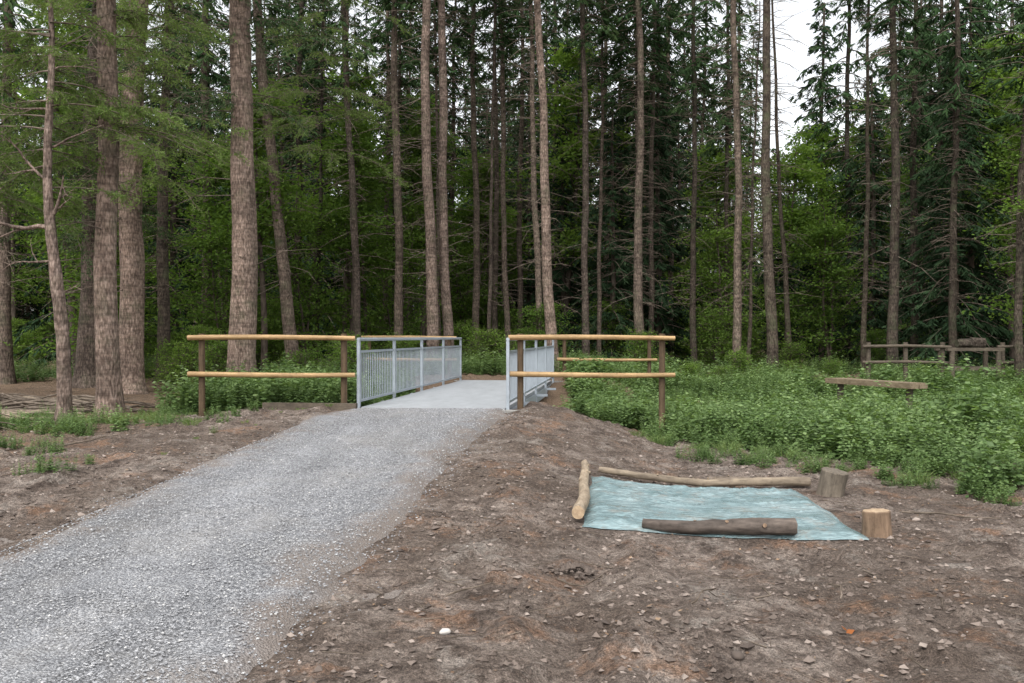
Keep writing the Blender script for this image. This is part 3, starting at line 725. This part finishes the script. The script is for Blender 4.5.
for i,(x,y,k,s) in enumerate([(-8.3,30,0,0.9),(-6.0,36,1,1.1),(-3.8,39,0,1.0),(-13,30,3,1.1),(-15.5,32,2,1.0),(-10.6,33,1,1.0),(-0.5,46,1,0.9),(-17.5,27,0,.9),
      (9.2,38,3,1.0),(11.8,39,1,1.1),(10.3,45,0,1.0),(14.5,42,0,1.0),(18.4,33,2,0.9),(21,38,0,1.1),(-7.6,33,3,1.0),(17.6,28,1,0.9),(-4.6,35.5,3,0.8),
      (-7.0,38,2,0.9),(-2.2,43,3,1.0),(-12.2,27,3,0.8),(19.5,30,0,1.0),(14.6,25.2,2,0.62),(-5.9,33.5,0,0.85),(-9.6,30,3,0.8),(13.0,37,3,1.0),(-4.9,42,2,0.9)]):
    linkobj('broadleaf_tree',BROAD[k],(x,y,Hf(x,y)),(0,0,i*1.3),(s,s,s))
for i,(x,y,k,s) in enumerate([(17.5,34.5,0,0.95),(15.2,38,1,0.95),(5.2,43,0,1.0),(7.2,48,1,1.1),(3.2,50,0,1.1),(9.3,50,0,0.9),(12.8,44,1,0.8),(20.5,36,1,1.0),(-14.2,38,0,1.1),
      (16.2,33,1,0.95),(19.0,40,0,1.2),(22.5,43,0,1.2),(4.3,39,1,0.9),(6.6,41,0,1.0),(1.0,52,0,1.1),(-1.5,53,1,1.2),(15.8,46,0,1.15),(-16.5,35,0,1.0),(-10.0,46,0,1.1),(2.4,43,1,0.9)]):
    linkobj('dark_spruce_tree',DSP[k],(x,y,Hf(x,y)),(0,0,i*1.9),(s,s,s))
items=[]
for i in range(150):
    y=30+rs.rand()**0.8*30; x=(rs.rand()*2-1)*(0.72*y)
    if 6.5<x<14 and y<33: continue
    items.append(place(BUSH[rs.randint(3)],x,y,0.45+0.6*rs.rand(),rs))
for x,y,s in ((6.0,26,.4),(7.0,27.5,.45),(5.0,25.5,.35),(8.9,28.5,.4),(9.6,27,.35),(4.3,22,.3),(6.1,20.5,.3),(9.0,16,.3),(7.2,14.2,.27),(5.9,17.2,.3),(10.8,18,.35),(12.0,21,.35),(6.6,11.2,.25),(8.2,11.8,.3),(5.2,13.8,.25),(10.2,22.6,.35),(3.3,17.2,.28)):
    items.append(place(BUSH[rs.randint(2)],x,y,s,rs))
group('forest_undergrowth',items)
for i,(x,y,k,s) in enumerate([(-8.4,23,1,.7),(-7.9,24,1,.7),(-5.2,22.5,1,0.6),(-4.0,23.5,1,0.7),(-4.6,25,0,0.6),(-3.2,26,0,0.55),(-9.4,25,0,.5),(-8.9,26,2,.5)]):
    linkobj('shrub',BUSH[k],(x,y,Hf(x,y)),(0,0,i*1.1),(s,s,s))

# ------------------------------------------------------------------ nettles
def nettle(seed,n=18,hmax=0.8,rad=0.40,ls=0.115):
    rs=np.random.RandomState(seed); mb=MB()
    for i in range(n):
        a=rs.rand()*6.28; rr=rad*math.sqrt(rs.rand()); h=hmax*(0.45+0.65*rs.rand()); lx,ly=rs.normal(size=2)*0.12
        m=int(h/0.055); t=np.linspace(0.15,1,m)
        base=np.array([rr*math.cos(a),rr*math.sin(a),-0.05]); tip=base+[lx,ly,h]
        segs(mb,[base],[tip],0.004,0.002,0,0.4)
        for sg in (0,np.pi):
            az=t*m*1.57+sg+rs.rand()*0.5; o=base+(tip-base)*t[:,None]
            d=np.stack([np.cos(az),np.sin(az),0.15-0.6*rs.rand(m)],1)
            L=(ls-0.06*t)*(0.7+0.6*rs.rand(m))
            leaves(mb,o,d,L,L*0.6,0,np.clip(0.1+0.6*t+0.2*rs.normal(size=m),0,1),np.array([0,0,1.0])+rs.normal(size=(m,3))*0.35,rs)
    return mb.mesh('nettle',[M_NETTLE])
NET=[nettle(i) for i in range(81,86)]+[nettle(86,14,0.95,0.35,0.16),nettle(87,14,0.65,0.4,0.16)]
def tuft(seed,n=60,h=0.3,rad=0.14):
    rs=np.random.RandomState(seed); mb=MB()
    a=rs.rand(n)*6.28; rr=rad*np.sqrt(rs.rand(n)); O=np.stack([rr*np.cos(a),rr*np.sin(a),np.full(n,-0.01)],1)
    D=np.stack([np.cos(a)*0.35,np.sin(a)*0.35,np.ones(n)],1)+rs.normal(size=(n,3))*0.15
    D/=np.linalg.norm(D,axis=1,keepdims=True)
    L=h*(0.5+0.6*rs.rand(n)); v=rs.rand(n)
    leaves(mb,O,D,L*0.7,0.010,0,v,rs=rs); D2=D+np.stack([np.cos(a)*0.8,np.sin(a)*0.8,-0.3*np.ones(n)],1)
    leaves(mb,O+D*(L*0.4)[:,None],D2,L*0.5,0.009,0,v,rs=rs)
    return mb.mesh('grass_tuft',[M_GRASS])
TUF=[tuft(i) for i in range(3)]
def veg_edge(x):
    return float(np.interp(x,[1.4,2.0,2.7,3.6,4.4,5.2,6.5,9,12,20],[16.0,14.8,13.4,12.4,11.0,9.1,8.2,7.6,7.4,7.4]))
rs=np.random.RandomState(12); items=[]
for i in range(3700):
    x=1.2+rs.rand()*17.3; y=7.4+rs.rand()*22.0
    e=veg_edge(x)+1.3*v1(x*1.3,y*.3,4)
    if y<e: continue
    if y>23.5 and x<3.5: continue
    if y>24.5 and 8.5<x<11.5: continue
    if x<axis_x(y)+1.9: continue
    hv=0.62+0.85*v1(x*.55,y*.55,44)+0.7*v1(x*1.6,y*1.6,45)
    s=(0.50+0.36*rs.rand())*min(1,0.5+(y-e)*0.4)*max(hv+0.35,0.45)
    if abs(x-7.5)<0.9 and 17.2<y<20: s=min(s,0.55)
    items.append(place(NET[rs.randint(7)],x,y,max(s,0.3)*1.12,rs,s*(0.8+0.35*rs.rand())))
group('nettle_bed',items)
items=[]
for i in range(560):
    x=-6.0+rs.rand()*3.3; y=15.4+rs.rand()*8.5
    if x>axis_x(y)-1.5: continue
    if math.hypot(x+6.02,y-20)<0.5: continue
    items.append(place(NET[rs.randint(7)],x,y,0.35+0.6*rs.rand(),rs))
for i in range(300):
    x=-4+rs.rand()*9; y=27.5+rs.rand()*7; items.append(place(NET[rs.randint(7)],x,y,0.5+0.5*rs.rand(),rs))
for i in range(360):
    x=-17+rs.rand()*12; y=22+rs.rand()*14
    if v1(x*.4,y*.4,8)<0.0: continue
    items.append(place(NET[rs.randint(7)],x,y,0.4+0.6*rs.rand(),rs))
for i in range(200):
    x=4+rs.rand()*16; y=28+rs.rand()*9
    if v1(x*.4,y*.4,28)<-0.05 or (8.5<x<11.5 and y<31): continue
    items.append(place(NET[rs.randint(7)],x,y,0.4+0.5*rs.rand(),rs))
for i in range(60):
    x=-6.7+rs.normal()*0.8; y=13.1+rs.normal()*0.7
    items.append(place(NET[rs.randint(7)],x,y,0.15+0.28*rs.rand(),rs))
for i in range(90):
    x=-9+rs.rand()*5.5; y=9+rs.rand()*7
    if v1(x*.9,y*.9,18)<0.12 or x>float(axis_x(y))-2.2: continue
    items.append(place(NET[rs.randint(7)],x,y,0.12+0.2*rs.rand(),rs))
for cx_,cy_ in ((-4.75,9.3),(-5.6,10.6),(-6.3,11.4)):
    for i in range(5):
        x=cx_+rs.normal()*0.16; y=cy_+rs.normal()*0.12; items.append(place(NET[rs.randint(7)],x,y,0.15+0.15*rs.rand(),rs))
for i in range(90):
    x=2.2+rs.rand()*4.4; y=veg_edge(x)-0.1-1.5*rs.rand()**1.5
    items.append(place(NET[rs.randint(7)],x,y,0.12+0.22*rs.rand(),rs))
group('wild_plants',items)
items=[]
for i in range(460):
    x=-8+rs.rand()*15; y=7+rs.rand()*10
    u=x-float(axis_x(y))
    if abs(u)<1.6 or (0.3<x<3.4 and 6.9<y<10.2): continue
    nv=v1(x*.7,y*.7,5)
    ok=(nv>0.08 and u<-2.8) or (y>veg_edge(x)-0.9 and x>1.5) or (u<-1.6 and u>-2.3 and y>9 and rs.rand()<0.35)
    if not ok: continue
    items.append(place(TUF[rs.randint(3)],x,y,(0.3+0.6*rs.rand())*(0.5 if u>-2.4 and u<0 else 1),rs))
group('grass',items)

# ------------------------------------------------------------------ right background: bench, fence, log rack
def bench(x,y,rz,top):
    g=Hf(x,y); e=empty('wooden_bench',(x,y,0),(0,0,rz))
    mb=MB()
    for k in (-0.11,0.11): box(mb,(0,k,top),(2.5,0.2,0.11),0)
    mb.obj('seat',[M_BENCH],parent=e)
    mb=MB()
    for k in (-1.0,1.0): tube(mb,[(k,0,g-0.4),(k,0,g+0.1),(k,0,top-0.057)],0.07,12,0,True,0.08,2)
    mb.obj('legs',[M_OLDWOOD],parent=e)
bench(7.55,18.8,math.radians(-70),0.66)
def fence(x0,x1,y,name='wooden_fence',np_=3):
    e=empty(name,((x0+x1)/2,y,0)); g=Hf((x0+x1)/2,y); hw=(x1-x0)/2; mb=MB()
    for k in np.linspace(-hw,hw,np_+1): tube(mb,[(k,0,g-0.2),(k,0,g+0.5),(k,0,g+1.42)],0.065,10,0)
    mb.obj('posts',[M_OLDWOOD],parent=e); mb=MB()
    for z in (0.85,1.30): tube(mb,[(-hw-0.2,-0.09,g+z),(0,-0.1,g+z+0.02),(hw+0.2,-0.09,g+z-0.02)],0.045,10,0)
    mb.obj('rails',[M_OLDWOOD],parent=e)
fence(10.1,12.2,25.5,np_=2); fence(13.9,18.0,25.5,np_=3)
def log_rack(x,y):
    e=empty('log_rack',(x,y,Hf(x,y))); mb=MB()
    for a in (-0.65,0.65):
        for b in (-0.35,0.35): tube(mb,[(a,b,-0.2),(a,b,0.5),(a,b,1.25)],0.07,10,0)
    for b in (-0.35,0.35): box(mb,(0,b,1.29),(1.6,0.12,0.09),0); box(mb,(0,b,0.75),(1.2,0.07,0.1),0)
    mb.obj('frame',[M_OLDWOOD],parent=e); mb=MB()
    for i,(b,r,zz,c0) in enumerate(((-0.28,0.12,1.33,-0.28),(-0.05,0.14,1.33,0.22),(0.2,0.12,1.33,0.05))):
        tube(mb,[(c0-0.2,b,zz+r),(c0,b+0.02,zz+r),(c0+0.2,b,zz+r)],r,14,0,True,0.45,i,capmat=0)
    mb.obj('logs',[M_BARK_D,M_CUT],parent=e)
log_rack(13.0,25.6)

# ------------------------------------------------------------------ light
w=bpy.data.worlds.new("World"); scene.world=w; w.use_nodes=True; nt=w.node_tree; nt.nodes.clear()
sky=nt.nodes.new('ShaderNodeTexSky'); sky.sky_type='NISHITA'; sky.sun_disc=False
el,az=math.radians(58),math.radians(200)
sky.sun_elevation=el; sky.sun_rotation=az; sky.dust_density=4; sky.air_density=1.2
hs=nt.nodes.new('ShaderNodeHueSaturation'); hs.inputs['Saturation'].default_value=0.15; hs.inputs['Value'].default_value=2.25
bg=nt.nodes.new('ShaderNodeBackground'); bg.inputs[1].default_value=0.15; ow=nt.nodes.new('ShaderNodeOutputWorld')
nt.links.new(sky.outputs[0],hs.inputs['Color']); nt.links.new(hs.outputs[0],bg.inputs[0]); nt.links.new(bg.outputs[0],ow.inputs[0])
sl=bpy.data.lights.new('sun','SUN'); sl.energy=1.1; sl.angle=math.radians(25); sl.color=(1,0.98,0.94)
so=bpy.data.objects.new('sun',sl); scene.collection.objects.link(so)
d=Vector((math.sin(az)*math.cos(el),math.cos(az)*math.cos(el),math.sin(el)))
so.rotation_euler=d.to_track_quat('Z','Y').to_euler(); so.location=(0,0,30)
scene.view_settings.view_transform='Standard'; scene.view_settings.look='None'; scene.view_settings.exposure=0

cam=bpy.data.cameras.new('camera'); cam.sensor_width=36; cam.lens=31.64; cam.clip_end=2000; cam.clip_start=0.05
co=bpy.data.objects.new('camera',cam); scene.collection.objects.link(co); co.location=(0,0,1.62)
co.rotation_euler=(math.radians(90-0.29),0,0); scene.camera=co
